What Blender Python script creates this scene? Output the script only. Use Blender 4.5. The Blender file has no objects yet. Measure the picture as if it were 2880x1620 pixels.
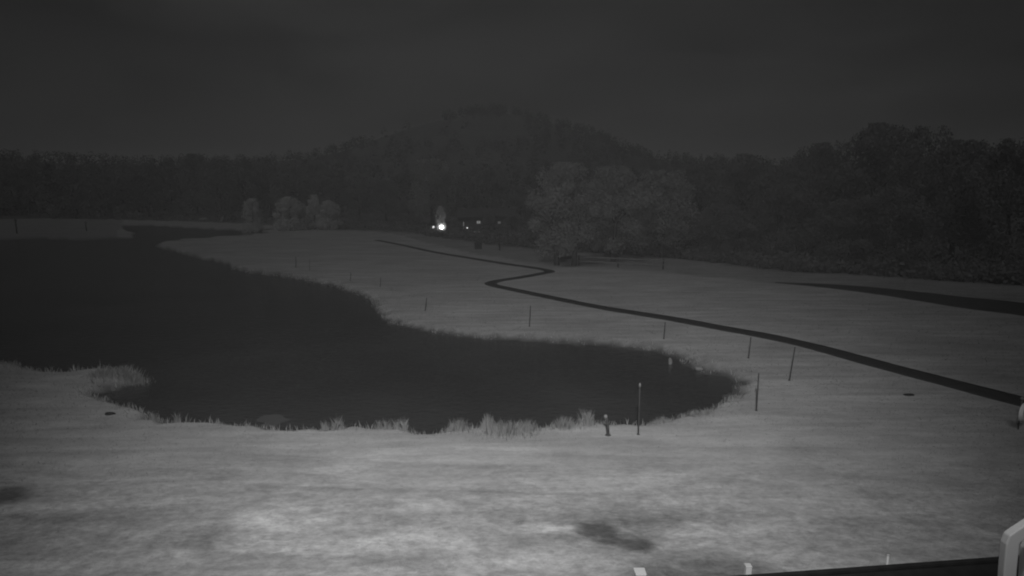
import bpy, bmesh, math, random
import numpy as np
from mathutils import Vector, Matrix, Euler

random.seed(7); rng = np.random.default_rng(7)
scene = bpy.context.scene
COL = scene.collection
R = math.radians

# ------------------------------------------------------------------ camera
W0, H0, F0 = 2880.0, 1620.0, 1700.0
CAM_H = 8.0
TILT = math.atan(270.0 / F0)
cd = bpy.data.cameras.new('camera'); cam = bpy.data.objects.new('camera', cd); COL.objects.link(cam)
cd.sensor_width = 36.0; cd.lens = 36.0 * F0 / W0
cd.clip_start = 0.05; cd.clip_end = 9000
cam.location = (0, 0, CAM_H); cam.rotation_euler = (math.pi / 2 - TILT, 0, 0)
scene.camera = cam

# ------------------------------------------------------------------ sky
MOON_EL, MOON_AZ = R(48), R(200)           # moon behind the camera; azimuth clockwise from +y
world = bpy.data.worlds.new('World'); scene.world = world; world.use_nodes = True
nt = world.node_tree; nt.nodes.clear()
def wn(t, **k):
    n = nt.nodes.new(t)
    for a, b in k.items(): setattr(n, a, b)
    return n
sky = wn('ShaderNodeTexSky', sky_type='NISHITA', sun_disc=False, sun_elevation=MOON_EL, sun_rotation=MOON_AZ)
sky.air_density = 1.0; sky.dust_density = 2.0
bw = wn('ShaderNodeRGBToBW'); nt.links.new(sky.outputs[0], bw.inputs[0])
ms = wn('ShaderNodeMath', operation='MULTIPLY'); ms.inputs[1].default_value = 0.05 * 0.006
nt.links.new(bw.outputs[0], ms.inputs[0])
tc = wn('ShaderNodeTexCoord'); mp = wn('ShaderNodeMapping'); mp.inputs['Scale'].default_value = (1.8, 1.8, 6.5)
mp.inputs['Rotation'].default_value = (0.12, -0.10, 0.4)
nt.links.new(tc.outputs['Generated'], mp.inputs[0])
nz = wn('ShaderNodeTexNoise'); nz.inputs['Scale'].default_value = 1.5; nz.inputs['Detail'].default_value = 5; nz.inputs['Roughness'].default_value = 0.5
nt.links.new(mp.outputs[0], nz.inputs['Vector'])
mr = wn('ShaderNodeMapRange'); mr.inputs[1].default_value = 0.34; mr.inputs[2].default_value = 0.68
mr.inputs[3].default_value = -0.001; mr.inputs[4].default_value = 0.0105; mr.clamp = True
nt.links.new(nz.outputs[0], mr.inputs[0])
ad = wn('ShaderNodeMath', operation='ADD'); nt.links.new(ms.outputs[0], ad.inputs[0]); nt.links.new(mr.outputs[0], ad.inputs[1])
bg = wn('ShaderNodeBackground'); bg.inputs['Strength'].default_value = 1.0
nt.links.new(ad.outputs[0], bg.inputs['Color'])
wo = wn('ShaderNodeOutputWorld'); nt.links.new(bg.outputs[0], wo.inputs[0])

# ------------------------------------------------------------------ moonlight through thin cloud
sd = bpy.data.lights.new('moonlight', 'SUN'); sd.energy = 0.30; sd.angle = R(12); sd.color = (1, 1, 1)
sun = bpy.data.objects.new('moonlight', sd); COL.objects.link(sun)
to_moon = Vector((math.sin(MOON_AZ) * math.cos(MOON_EL), math.cos(MOON_AZ) * math.cos(MOON_EL), math.sin(MOON_EL)))
sun.rotation_euler = to_moon.to_track_quat('Z', 'Y').to_euler()

# ------------------------------------------------------------------ exposure
vs = scene.view_settings; vs.view_transform = 'Standard'; vs.look = 'None'; vs.exposure = 0; vs.gamma = 1; vs.use_curve_mapping = False
scene.cycles.use_denoising = True
scene.cycles.filter_width = 2.0
scene.cycles.max_bounces = 8; scene.cycles.diffuse_bounces = 6; scene.cycles.transparent_max_bounces = 8
scene.cycles.sample_clamp_indirect = 3.0

# ------------------------------------------------------------------ helpers
ct, st = math.cos(TILT), math.sin(TILT)
def ray(px, py):
    u = (px - W0 / 2) / F0; v = (H0 / 2 - py) / F0
    return Vector((u, ct + v * st, -st + v * ct))
def at_z(px, py, z=0.0):
    d = ray(px, py); t = (z - CAM_H) / d.z
    return Vector((0, 0, CAM_H)) + d * t
def at_y(px, py, y):
    d = ray(px, py); return Vector((0, 0, CAM_H)) + d * (y / d.y)

def mesh(name, verts, faces, mat=None, smooth=False):
    me = bpy.data.meshes.new(name)
    me.from_pydata([tuple(v) for v in verts], [], [tuple(f) for f in faces]); me.update()
    if mat: me.materials.append(mat)
    if smooth: me.polygons.foreach_set('use_smooth', [True] * len(me.polygons))
    return me
def fast_mesh(name, V, Fc, mat=None, smooth=False):
    """V (n,3) array, Fc (m,k) int array"""
    me = bpy.data.meshes.new(name); V = np.asarray(V, np.float32); Fc = np.asarray(Fc, np.int32)
    m, k = Fc.shape
    me.vertices.add(len(V)); me.vertices.foreach_set('co', V.ravel())
    me.loops.add(m * k); me.loops.foreach_set('vertex_index', Fc.ravel())
    me.polygons.add(m); me.polygons.foreach_set('loop_start', np.arange(0, m * k, k, dtype=np.int32))
    me.polygons.foreach_set('loop_total', np.full(m, k, np.int32))
    if smooth: me.polygons.foreach_set('use_smooth', np.ones(m, bool))
    me.update(calc_edges=True)
    if mat: me.materials.append(mat)
    return me
def attr(me, name, vals):
    a = me.attributes.new(name, 'FLOAT', 'POINT'); a.data.foreach_set('value', np.asarray(vals, np.float32))
def obj(name, me, parent=None, loc=None):
    o = bpy.data.objects.new(name, me); COL.objects.link(o)
    if parent: o.parent = parent
    if loc is not None: o.location = loc
    return o
def tag(o, label=None, cat=None, group=None, kind=None):
    if label: o['label'] = label
    if cat: o['category'] = cat
    if group: o['group'] = group
    if kind: o['kind'] = kind
    return o
def thing(name, loc, label, cat, group=None, rz=0.0):
    o = bpy.data.objects.new(name, None); COL.objects.link(o); o.location = loc; o.rotation_euler = (0, 0, rz)
    o.empty_display_size = 0.2
    return tag(o, label, cat, group)
def tube(pts, rads, n=8, cap=True):
    V, Fc = [], []; pts = [Vector(p) for p in pts]
    for i, p in enumerate(pts):
        d = (pts[min(i + 1, len(pts) - 1)] - pts[max(i - 1, 0)]).normalized()
        a = d.cross(Vector((0, 1, 0)) if abs(d.y) < 0.9 else Vector((1, 0, 0))).normalized(); b = d.cross(a)
        for k in range(n):
            t = 2 * math.pi * k / n
            V.append(p + (a * math.cos(t) + b * math.sin(t)) * rads[i])
    for i in range(len(pts) - 1):
        for k in range(n):
            Fc.append((i * n + k, i * n + (k + 1) % n, (i + 1) * n + (k + 1) % n, (i + 1) * n + k))
    if cap:
        Fc.append(tuple(range(n - 1, -1, -1))); Fc.append(tuple(range((len(pts) - 1) * n, len(pts) * n)))
    return V, Fc
def join(parts):
    V, Fc = [], []
    for v, f in parts:
        o = len(V); V += list(v); Fc += [tuple(i + o for i in q) for q in f]
    return V, Fc
def box(c, s, rot=None, bev=0.0):
    bm = bmesh.new(); bmesh.ops.create_cube(bm, size=1.0)
    bmesh.ops.scale(bm, vec=Vector(s), verts=bm.verts)
    if bev: bmesh.ops.bevel(bm, geom=list(bm.edges), offset=bev, segments=2, affect='EDGES')
    if rot: bmesh.ops.rotate(bm, cent=(0, 0, 0), matrix=Euler(rot).to_matrix(), verts=bm.verts)
    bmesh.ops.translate(bm, vec=Vector(c), verts=bm.verts)
    bm.verts.index_update()
    V = [v.co.copy() for v in bm.verts]; Fc = [tuple(v.index for v in f.verts) for f in bm.faces]; bm.free()
    return V, Fc
def blob(c, s, seed=0, sub=3, amp=0.22):
    bm = bmesh.new(); bmesh.ops.create_icosphere(bm, subdivisions=sub, radius=1.0)
    r = random.Random(seed); ph = [(r.uniform(0.8, 2.8), r.uniform(0.8, 2.8), r.uniform(0.8, 2.8), r.uniform(0, 6)) for _ in range(6)]
    for v in bm.verts:
        k = 1 + amp * sum(math.sin(a * v.co.x + b * v.co.y * 1.3 + g * v.co.z + p) for a, b, g, p in ph) / 3
        v.co = Vector((v.co.x * k * s[0] + c[0], v.co.y * k * s[1] + c[1], v.co.z * k * s[2] + c[2]))
    bm.verts.index_update()
    V = [v.co.copy() for v in bm.verts]; Fc = [tuple(v.index for v in f.verts) for f in bm.faces]; bm.free()
    return V, Fc

# ------------------------------------------------------------------ materials (all grey: the picture is monochrome infrared)
def new_mat(name):
    m = bpy.data.materials.new(name); m.use_nodes = True
    return m, m.node_tree, m.node_tree.nodes['Principled BSDF']
def nd(t, typ, **k):
    n = t.nodes.new(typ)
    for a, b in k.items(): setattr(n, a, b)
    return n
def grey(v): return (v, v, v, 1)
def plain(name, v, rough=0.7, var=0.25, scale=4.0, spec=0.3, metal=0.0, bump=0.0):
    m, t, b = new_mat(name)
    c = nd(t, 'ShaderNodeTexCoord'); n = nd(t, 'ShaderNodeTexNoise'); n.inputs['Scale'].default_value = scale; n.inputs['Detail'].default_value = 6
    t.links.new(c.outputs['Object'], n.inputs['Vector'])
    r = nd(t, 'ShaderNodeMapRange'); r.inputs[1].default_value = 0.25; r.inputs[2].default_value = 0.75
    r.inputs[3].default_value = v * (1 - var); r.inputs[4].default_value = v * (1 + var)
    t.links.new(n.outputs[0], r.inputs[0]); t.links.new(r.outputs[0], b.inputs['Base Color'])
    b.inputs['Roughness'].default_value = rough; b.inputs['Specular IOR Level'].default_value = spec; b.inputs['Metallic'].default_value = metal
    if bump:
        bp = nd(t, 'ShaderNodeBump'); bp.inputs['Strength'].default_value = bump; t.links.new(n.outputs[0], bp.inputs['Height']); t.links.new(bp.outputs[0], b.inputs['Normal'])
    return m
def emit(name, v):
    m, t, b = new_mat(name); b.inputs['Base Color'].default_value = grey(0.8)
    b.inputs['Emission Color'].default_value = grey(1); b.inputs['Emission Strength'].default_value = v
    return m

# ground: matted dry grass, bare soil patches and wet mud at the waterline
def ground_material():
    m, t, b = new_mat('dry_grass_ground')
    c = nd(t, 'ShaderNodeTexCoord')
    def noise(scale, detail, rough=0.55, sx=1, sy=1, rot=0.0, dist=0.0):
        mp = nd(t, 'ShaderNodeMapping'); mp.inputs['Scale'].default_value = (sx, sy, 1); mp.inputs['Rotation'].default_value = (0, 0, rot)
        t.links.new(c.outputs['Object'], mp.inputs[0])
        n = nd(t, 'ShaderNodeTexNoise'); n.inputs['Scale'].default_value = scale; n.inputs['Detail'].default_value = detail
        n.inputs['Roughness'].default_value = rough; n.inputs['Distortion'].default_value = dist
        t.links.new(mp.outputs[0], n.inputs['Vector']); return n.outputs[0]
    def mrange(s, a, b_, lo, hi, clamp=True):
        r = nd(t, 'ShaderNodeMapRange'); r.clamp = clamp
        r.inputs[1].default_value = a; r.inputs[2].default_value = b_; r.inputs[3].default_value = lo; r.inputs[4].default_value = hi
        t.links.new(s, r.inputs[0]); return r.outputs[0]
    def mul(a, b_):
        n = nd(t, 'ShaderNodeMath', operation='MULTIPLY'); t.links.new(a, n.inputs[0]); t.links.new(b_, n.inputs[1]); return n.outputs[0]
    def mix(f, a, b_):
        n = nd(t, 'ShaderNodeMix', data_type='FLOAT'); t.links.new(f, n.inputs[0])
        for s, i in ((a, 2), (b_, 3)):
            if isinstance(s, float): n.inputs[i].default_value = s
            else: t.links.new(s, n.inputs[i])
        return n.outputs[0]
    big = mrange(noise(0.16, 4, sx=0.7, sy=1.5, rot=0.12, dist=0.6), 0.3, 0.7, 0.86, 1.12)
    mid = mrange(noise(0.9, 5, sx=0.8, sy=1.3, rot=-0.1, dist=1.2), 0.3, 0.7, 0.78, 1.20)
    fine = mrange(noise(5.5, 8, 0.74, sx=0.7, sy=1.2, dist=0.3), 0.28, 0.72, 0.62, 1.38)
    streak = mrange(noise(1.3, 5, 0.6, sx=0.16, sy=1.3, rot=0.07, dist=0.5), 0.3, 0.7, 0.80, 1.18)
    rg = nd(t, 'ShaderNodeAttribute', attribute_name='rough').outputs['Fac']
    base = mul(mul(big, streak), mul(mix(rg, mrange(mid, 0.6, 1.4, 0.86, 1.14), mid), mix(rg, mrange(fine, 0.6, 1.4, 0.88, 1.12), fine)))
    sc_ = nd(t, 'ShaderNodeMath', operation='MULTIPLY'); sc_.inputs[1].default_value = 0.235
    t.links.new(base, sc_.inputs[0]); g = sc_.outputs[0]
    # bare patches (attribute) broken up by noise
    at = nd(t, 'ShaderNodeAttribute', attribute_name='soil'); brk = noise(2.6, 8, 0.75, sx=0.8, sy=1.3, dist=0.8)
    ad = nd(t, 'ShaderNodeMath', operation='ADD'); t.links.new(at.outputs['Fac'], ad.inputs[0])
    bb = mrange(brk, 0.25, 0.75, -0.42, 0.42); t.links.new(bb, ad.inputs[1])
    sf = mrange(ad.outputs[0], 0.10, 1.75, 0, 1)
    g = mix(sf, g, mul(base, mix(fine, 0.055, 0.06)))
    at3 = nd(t, 'ShaderNodeAttribute', attribute_name='pale')  # pale scuffs, plus the floodlight's hot spots put into the colour
    pf = mul(at3.outputs['Fac'], mrange(brk, 0.3, 0.6, 0.35, 1.0)); g = mix(pf, g, mul(base, mix(fine, 0.33, 0.34)))
    at2 = nd(t, 'ShaderNodeAttribute', attribute_name='mud'); g = mix(at2.outputs['Fac'], g, 0.055)
    at4 = nd(t, 'ShaderNodeAttribute', attribute_name='litter'); g = mix(at4.outputs['Fac'], g, mul(base, mix(fine, 0.07, 0.08)))
    t.links.new(g, b.inputs['Base Color'])
    b.inputs['Roughness'].default_value = 1.0; b.inputs['Specular IOR Level'].default_value = 0.05
    b.inputs['Diffuse Roughness'].default_value = 1.0
    bp = nd(t, 'ShaderNodeBump'); bp.inputs['Strength'].default_value = 0.55; bp.inputs['Distance'].default_value = 0.05
    hs = nd(t, 'ShaderNodeMath', operation='ADD'); t.links.new(noise(9.0, 6, 0.7), hs.inputs[0]); t.links.new(noise(1.6, 5, 0.6, sx=0.7, sy=1.4), hs.inputs[1])
    t.links.new(hs.outputs[0], bp.inputs['Height']); t.links.new(bp.outputs[0], b.inputs['Normal'])
    return m
def foliage(name, v, trans=0.3, var=0.35):
    m, t, b = new_mat(name)
    at = nd(t, 'ShaderNodeAttribute', attribute_name='shade')
    r = nd(t, 'ShaderNodeMapRange'); r.inputs[3].default_value = v * (1 - var); r.inputs[4].default_value = v * (1 + var)
    t.links.new(at.outputs['Fac'], r.inputs[0])
    d = nd(t, 'ShaderNodeBsdfDiffuse'); tr = nd(t, 'ShaderNodeBsdfTranslucent'); mx = nd(t, 'ShaderNodeMixShader'); mx.inputs[0].default_value = trans
    t.links.new(r.outputs[0], d.inputs[0]); t.links.new(r.outputs[0], tr.inputs[0]); t.links.new(d.outputs[0], mx.inputs[1]); t.links.new(tr.outputs[0], mx.inputs[2])
    out = [n for n in t.nodes if n.type == 'OUTPUT_MATERIAL'][0]; t.links.new(mx.outputs[0], out.inputs[0]); t.nodes.remove(b)
    return m
def water_material():
    m, t, b = new_mat('pond_water')
    b.inputs['Base Color'].default_value = grey(0.030); b.inputs['Roughness'].default_value = 0.16; b.inputs['IOR'].default_value = 1.33
    c = nd(t, 'ShaderNodeTexCoord'); mp = nd(t, 'ShaderNodeMapping'); mp.inputs['Scale'].default_value = (1, 1.8, 1); mp.inputs['Rotation'].default_value = (0, 0, 0.3)
    n = nd(t, 'ShaderNodeTexNoise'); n.inputs['Scale'].default_value = 2.4; n.inputs['Detail'].default_value = 5
    t.links.new(c.outputs['Object'], mp.inputs[0]); t.links.new(mp.outputs[0], n.inputs['Vector'])
    bp = nd(t, 'ShaderNodeBump'); bp.inputs['Strength'].default_value = 0.35; bp.inputs['Distance'].default_value = 0.12
    t.links.new(n.outputs[0], bp.inputs['Height']); t.links.new(bp.outputs[0], b.inputs['Normal'])
    n2 = nd(t, 'ShaderNodeTexNoise'); n2.inputs['Scale'].default_value = 0.12; n2.inputs['Detail'].default_value = 4
    t.links.new(c.outputs['Object'], n2.inputs['Vector'])
    r = nd(t, 'ShaderNodeMapRange'); r.inputs[1].default_value = 0.3; r.inputs[2].default_value = 0.7; r.inputs[3].default_value = 0.040; r.inputs[4].default_value = 0.072
    t.links.new(n2.outputs[0], r.inputs[0]); t.links.new(r.outputs[0], b.inputs['Base Color'])
    return m

M_GROUND = ground_material()
M_WATER = water_material()
M_ASPHALT = plain('dark_asphalt', 0.04, 0.9, 0.2, 3.0, 0.15)
M_MUD = plain('wet_mud', 0.062, 0.8, 0.3, 2.0, 0.2, bump=0.3)
M_HILL = plain('hill_scrub', 0.075, 1.0, 0.35, 0.03, 0.0)
M_LEAF_PALE = foliage('leaf_pale', 0.62, 0.45, 0.15)
M_LEAF = foliage('leaf_mid', 0.37, 0.5, 0.15)
M_LEAF_DARK = foliage('leaf_dark', 0.25, 0.5, 0.12)
M_NEEDLE = foliage('conifer_needles', 0.22, 0.4)
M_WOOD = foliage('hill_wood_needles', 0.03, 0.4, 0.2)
M_BARK = plain('bark', 0.12, 0.95, 0.3, 5, 0.1, bump=0.5)
M_GRASS = foliage('grass_blades', 0.29, 0.5, 0.25)
M_REED = foliage('bank_grass_blades', 0.50, 0.5, 0.3)
M_STAKE = plain('weathered_stake', 0.06, 0.9, 0.25, 8, 0.1)
M_STAKE_TIP = plain('pale_stake_tip', 0.22, 0.6, 0.15, 8, 0.2)
M_WHITE = plain('white_painted_post', 0.45, 0.6, 0.1, 6, 0.3)
M_POST = plain('grey_post_paint', 0.46, 0.6, 0.1, 6, 0.2)
M_GREYPAINT = plain('grey_painted_steel', 0.80, 0.55, 0.08, 3, 0.4)
M_ROOF = plain('dark_roofing', 0.016, 0.9, 0.25, 12, 0.1, bump=0.2)
M_DARKWOOD = plain('dark_wood', 0.06, 0.9, 0.25, 2, 0.1)
M_RAIL = plain('pale_fence_wood', 0.17, 0.85, 0.2, 3, 0.1)
M_STONE = plain('pale_stone', 0.22, 0.9, 0.25, 5, 0.15, bump=0.4)
M_STONE_DARK = plain('dark_stone', 0.03, 0.9, 0.25, 5, 0.15, bump=0.4)
M_DISC = plain('pale_disc_face', 0.75, 0.6, 0.12, 5, 0.3)
M_CABIN_ROOF = plain('cabin_shingles', 0.07, 0.9, 0.25, 3, 0.1)
M_CABIN = plain('cabin_boards', 0.09, 0.9, 0.25, 2, 0.1)
M_LAMP_CORE = emit('lamp_bulb', 6.0)
M_LAMP_DIM = emit('dim_bulb', 0.8)
M_WIN = emit('lit_window', 0.11)
M_WIN_DIM = emit('dim_lit_window', 0.022)
M_WIN_FAINT = emit('faint_window', 0.010)
def halo_mat():  # see-through shell material that imitates lens bloom
    m, t, b = new_mat('halo_shell'); a = nd(t, 'ShaderNodeBsdfTransparent'); c = nd(t, 'ShaderNodeBsdfTranslucent'); c.inputs[0].default_value = grey(0.9); x = nd(t, 'ShaderNodeMixShader'); x.inputs[0].default_value = 0.2
    t.links.new(a.outputs[0], x.inputs[1]); t.links.new(c.outputs[0], x.inputs[2]); out = [n for n in t.nodes if n.type == 'OUTPUT_MATERIAL'][0]; t.links.new(x.outputs[0], out.inputs[0]); t.nodes.remove(b); return m
M_HALO = halo_mat()
M_STEEL = plain('galvanised_steel', 0.08, 0.6, 0.1, 4, 0.4)

# ------------------------------------------------------------------ pond outline (shore points found on the ground plane)
WATER_Z = -0.32
shore_px = [(-420,985),(-150,1003),(0,1018),(60,1030),(110,1044),(160,1050),(220,1048),(300,1040),(370,1040),(398,1058),(388,1082),(340,1098),(292,1108),
 (300,1124),(365,1138),(405,1158),(440,1172),(482,1188),(560,1190),(640,1192),(720,1196),(780,1210),(830,1214),(900,1210),(1000,1207),(1090,1206),
 (1150,1214),(1210,1220),(1270,1212),(1340,1206),(1440,1212),(1520,1202),(1600,1194),(1700,1194),(1820,1194),(1880,1178),(1960,1160),(2030,1134),
 (2066,1104),(2074,1082),(2058,1066),(2018,1056),(1968,1050),(1936,1030),(1898,1004),(1850,990),(1700,974),(1500,962),(1350,955),(1250,944),(1150,926),
 (1090,908),(1062,882),(1042,852),(1004,828),(940,808),(870,794),(780,778),(700,768),(646,758),(632,742),(560,727),(500,712),(455,700),(438,690),
 (462,680),(540,673),(620,667),(700,662),(760,656),(700,650),(600,645),(500,640),(400,634),(345,636),(352,648),(385,656),(378,668),(320,674),(220,676),(100,670),(0,674),(-250,690),(-520,720)]
shore = np.array([list(at_z(x, y, WATER_Z))[:2] for x, y in shore_px])
# close the pond outside the picture on the left
shore = np.vstack([shore, [[-95, 40]], [[-60, 24]]])
def seg_dist(P, poly, closed=True):
    A = poly; B = np.roll(poly, -1, 0) if closed else poly[1:]
    if not closed: A = poly[:-1]
    best = np.full(len(P), 1e9)
    for a, b in zip(A, B):
        ab = b - a; t = np.clip(((P - a) @ ab) / max(ab @ ab, 1e-9), 0, 1)
        best = np.minimum(best, np.hypot(*(P - a - t[:, None] * ab).T))
    return best
def inside(P, poly):
    ins = np.zeros(len(P), bool); x, y = P.T; j = len(poly) - 1
    for i in range(len(poly)):
        xi, yi = poly[i]; xj, yj = poly[j]
        c = ((yi > y) != (yj > y)) & (x < (xj - xi) * (y - yi) / (yj - yi + 1e-12) + xi)
        ins ^= c; j = i
    return ins
_ph = rng.uniform(0, 6.28, (40, 2)); _an = rng.uniform(0, 6.28, 40)
def wav(P, wl, k0, n=6):
    s = np.zeros(len(P))
    for i in range(n):
        a = _an[k0 + i]; f = 2 * math.pi / (wl * (0.6 + 0.14 * i))
        s += np.sin((P[:, 0] * math.cos(a) + P[:, 1] * math.sin(a)) * f + _ph[k0 + i, 0])
    return s / n
def shore_d(P):
    d = seg_dist(P, shore); d = np.where(inside(P, shore), -d, d)
    rr = np.hypot(P[:, 0], P[:, 1])
    return d + wav(P, 1.3, 0) * 0.24 * np.clip(rr / 30, 0.6, 1.6) + wav(P, 4.2, 28) * 0.22 * np.clip((rr - 20) / 14, 0, 1.3) + wav(P, 2.4, 33) * 0.26 * np.clip((34 - rr) / 8, 0, 1)
def sstep(a, b, x):
    t = np.clip((x - a) / (b - a), 0, 1); return t * t * (3 - 2 * t)
BAR_C = list(at_z(765, 1178, WATER_Z))[:2]
def height(P, d=None):
    if d is None: d = shore_d(P)
    z = -1.3 + 0.98 * sstep(-3.0, 0.0, d) + 0.32 * sstep(0.0, 0.9, d)
    c = BAR_C; q = np.hypot((P[:, 0] - c[0] + 0.35 * (P[:, 1] - c[1])) / 1.25, (P[:, 1] - c[1]) / 1.0); bar = WATER_Z - 0.15 + 0.19 * (1 - sstep(0.1, 1.35, q)) + 0.07 * wav(P, 1.0, 3)
    z = np.where(d < 0.2, np.maximum(z, bar), z)
    out = sstep(0.8, 6, d)
    z = z + out * (wav(P, 26, 6) * 0.10 + wav(P, 7, 12) * 0.025 * np.clip(25 / np.maximum(np.hypot(*P.T), 1), 0, 1))
    return z
def hz(x, y): return float(height(np.array([[x, y]]))[0])

# ------------------------------------------------------------------ ground: one polar sheet that reaches the horizon
ang = np.concatenate([np.arange(-48, 48.01, 0.2), np.arange(52, 309, 6.0)]); ang = np.radians(ang)
rad = [0.6]
while rad[-1] < 62: rad.append(rad[-1] * (1.012 if rad[-1] > 9 else 1.12))
while rad[-1] < 6500: rad.append(rad[-1] * 1.035)
rad = np.array(rad); na, nr = len(ang), len(rad)
AA, RR = np.meshgrid(ang, rad); P = np.stack([np.sin(AA).ravel() * RR.ravel(), np.cos(AA).ravel() * RR.ravel()], 1)
dsh = shore_d(P); Z = height(P, dsh)
V = np.column_stack([P, Z])
i0, j0 = np.meshgrid(np.arange(nr - 1), np.arange(na), indexing='ij'); j1 = (j0 + 1) % na
Fq = np.stack([i0 * na + j0, i0 * na + j1, (i0 + 1) * na + j1, (i0 + 1) * na + j0], -1).reshape(-1, 4)[:, ::-1]
V = np.vstack([V, [[0, 0, 0]]])
gm = fast_mesh('ground', V, Fq, M_GROUND, True)
def ellipse_mask(P, px, py, wx, wy, soft=0.6):
    """soft-edged patch of half-width wx, half-depth wy (metres) around a ground point"""
    c = at_z(px, py, 0); q = np.hypot((P[:, 0] - c.x) / wx, (P[:, 1] - c.y) / wy)
    return 1 - sstep(1 - soft, 1 + soft, q)
PX = V[:, :2]
soil = np.zeros(len(PX)); pale = np.zeros(len(PX))
for px, py, wx, wy, k in ((1765,1480,2.2,1.05,1.0),(1678,1495,0.62,0.36,2.1),(1722,1522,0.55,0.22,1.7),(1790,1534,0.5,0.32,1.9),(1990,1008,1.4,0.8,0.45),(2050,1040,1.2,0.7,0.45),(1985,1028,0.7,0.3,0.7),(1985,1612,1.6,0.9,1.25),(5,1392,0.75,0.5,1.6),(90,1470,1.3,0.7,0.55),
    (1870,1468,1.0,0.35,0.5),(740,1378,0.6,0.25,0.55),(1040,1425,1.1,0.2,0.5),(300,1450,0.9,0.4,0.4),(2380,1480,0.9,0.3,0.4),(2290,1548,0.45,0.10,0.8),(1400,1322,1.4,0.35,0.4),(560,1520,1.1,0.4,0.5),(1110,1470,0.6,0.3,0.45),(2130,1350,1.0,0.3,0.35),(430,1330,1.0,0.3,0.35)):
    soil = np.maximum(soil, k * ellipse_mask(PX, px, py, wx, wy))
for px, py, wx, wy, k in ((770,1480,0.95,0.8,0.95),(760,1556,0.75,0.09,1.5),(1000,1290,1.3,1.2,0.6),(1500,1490,0.9,0.2,0.85),(1350,1560,1.6,0.4,0.3),(1000,1540,1.0,0.35,0.5),(900,1240,2.5,0.9,0.4),(1950,1500,0.7,0.16,0.7),(1960,1478,0.4,0.1,0.7),(1540,1528,0.4,0.08,0.9)):  # includes the flood beam's bright pools, painted as paler turf
    pale = np.maximum(pale, k * ellipse_mask(PX, px, py, wx, wy))
mud = (1 - sstep(0.12, 0.55, np.append(dsh, 5.0) + 0.15 * wav(PX, 0.9, 20)))
WB = [(-3000,612),(0,612),(150,615),(700,630),(930,647),(1150,655),(1260,674),(1400,692),(1560,706),(1900,730),(2200,764),(2880,806),(3600,860),(6000,1000)]
def wood_edge(P):
    """how far (in metres along the line of sight) a ground point lies beyond the edge of the wood"""
    rr = np.hypot(P[:, 0], P[:, 1])
    E = np.array([list(at_z(x, y))[:2] for x, y in WB]); th = np.arctan2(E[:, 0], E[:, 1]); er = np.hypot(*E.T)
    return np.where(P[:, 1] > 1, rr - np.interp(np.arctan2(P[:, 0], P[:, 1]), th, er), -50)
litter = sstep(-1.0, 2.5, wood_edge(PX) + 2.0 * wav(PX, 9, 18))
WB = [(-3000,700),(325,690),(350,613),(700,631),(930,648),(1100,656),(1200,684),(1340,714),(1470,738),(1560,748),(1900,768),(2180,797),(2880,852),(3600,900),(6000,1040)]
litter = np.maximum(litter, 0.42 * sstep(-0.8, 0.8, wood_edge(PX) + 1.0 * wav(PX, 7, 18)))
WB = [(-3000,612),(0,612),(150,615),(700,630),(930,647),(1150,655),(1260,674),(1400,692),(1560,706),(1900,730),(2200,764),(2880,806),(3600,860),(6000,1000)]
attr(gm, 'rough', 1 - sstep(13.6, 18.5, PX[:, 1] + 1.2 * wav(PX, 5, 10))); attr(gm, 'litter', litter); attr(gm, 'soil', soil); attr(gm, 'pale', np.clip(pale, 0, 1.2)); attr(gm, 'mud', mud)
ground = tag(obj('ground', gm), kind='structure')

# ------------------------------------------------------------------ pond water
def offset_poly(poly, off):
    n = len(poly); out = []
    area = 0.5 * np.sum(poly[:, 0] * np.roll(poly[:, 1], -1) - np.roll(poly[:, 0], -1) * poly[:, 1]); s = 1 if area > 0 else -1
    for i in range(n):
        a, b, c = poly[i - 1], poly[i], poly[(i + 1) % n]
        t = (c - a); t = t / (np.linalg.norm(t) + 1e-9); out.append(b + s * off * np.array([t[1], -t[0]]))
    return np.array(out)
x0, x1, y0, y1 = shore[:, 0].min() - 2, shore[:, 0].max() + 1.2, shore[:, 1].min() - 1.2, shore[:, 1].max() + 2
bm = bmesh.new(); nx, ny = 60, 60
gx = np.linspace(x0, x1, nx + 1); gy = np.linspace(y0, y1, ny + 1)
VW = [(x, y, WATER_Z) for y in gy for x in gx]
FW = [(j * (nx + 1) + i, j * (nx + 1) + i + 1, (j + 1) * (nx + 1) + i + 1, (j + 1) * (nx + 1) + i) for j in range(ny) for i in range(nx)]
cen = np.array([[(gx[f % (nx + 1)] + gx[f % (nx + 1) + 1]) / 2, (gy[f // (nx + 1)] + gy[f // (nx + 1) + 1]) / 2] for f in [q[0] for q in FW]])
keep = shore_d(cen) < max((x1 - x0) / nx, (y1 - y0) / ny) * 1.1; bm.free()
FW = [f for f, k in zip(FW, keep) if k]
tag(obj('pond_water', mesh('pond_water', VW, FW, M_WATER, True)), kind='structure')
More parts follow.
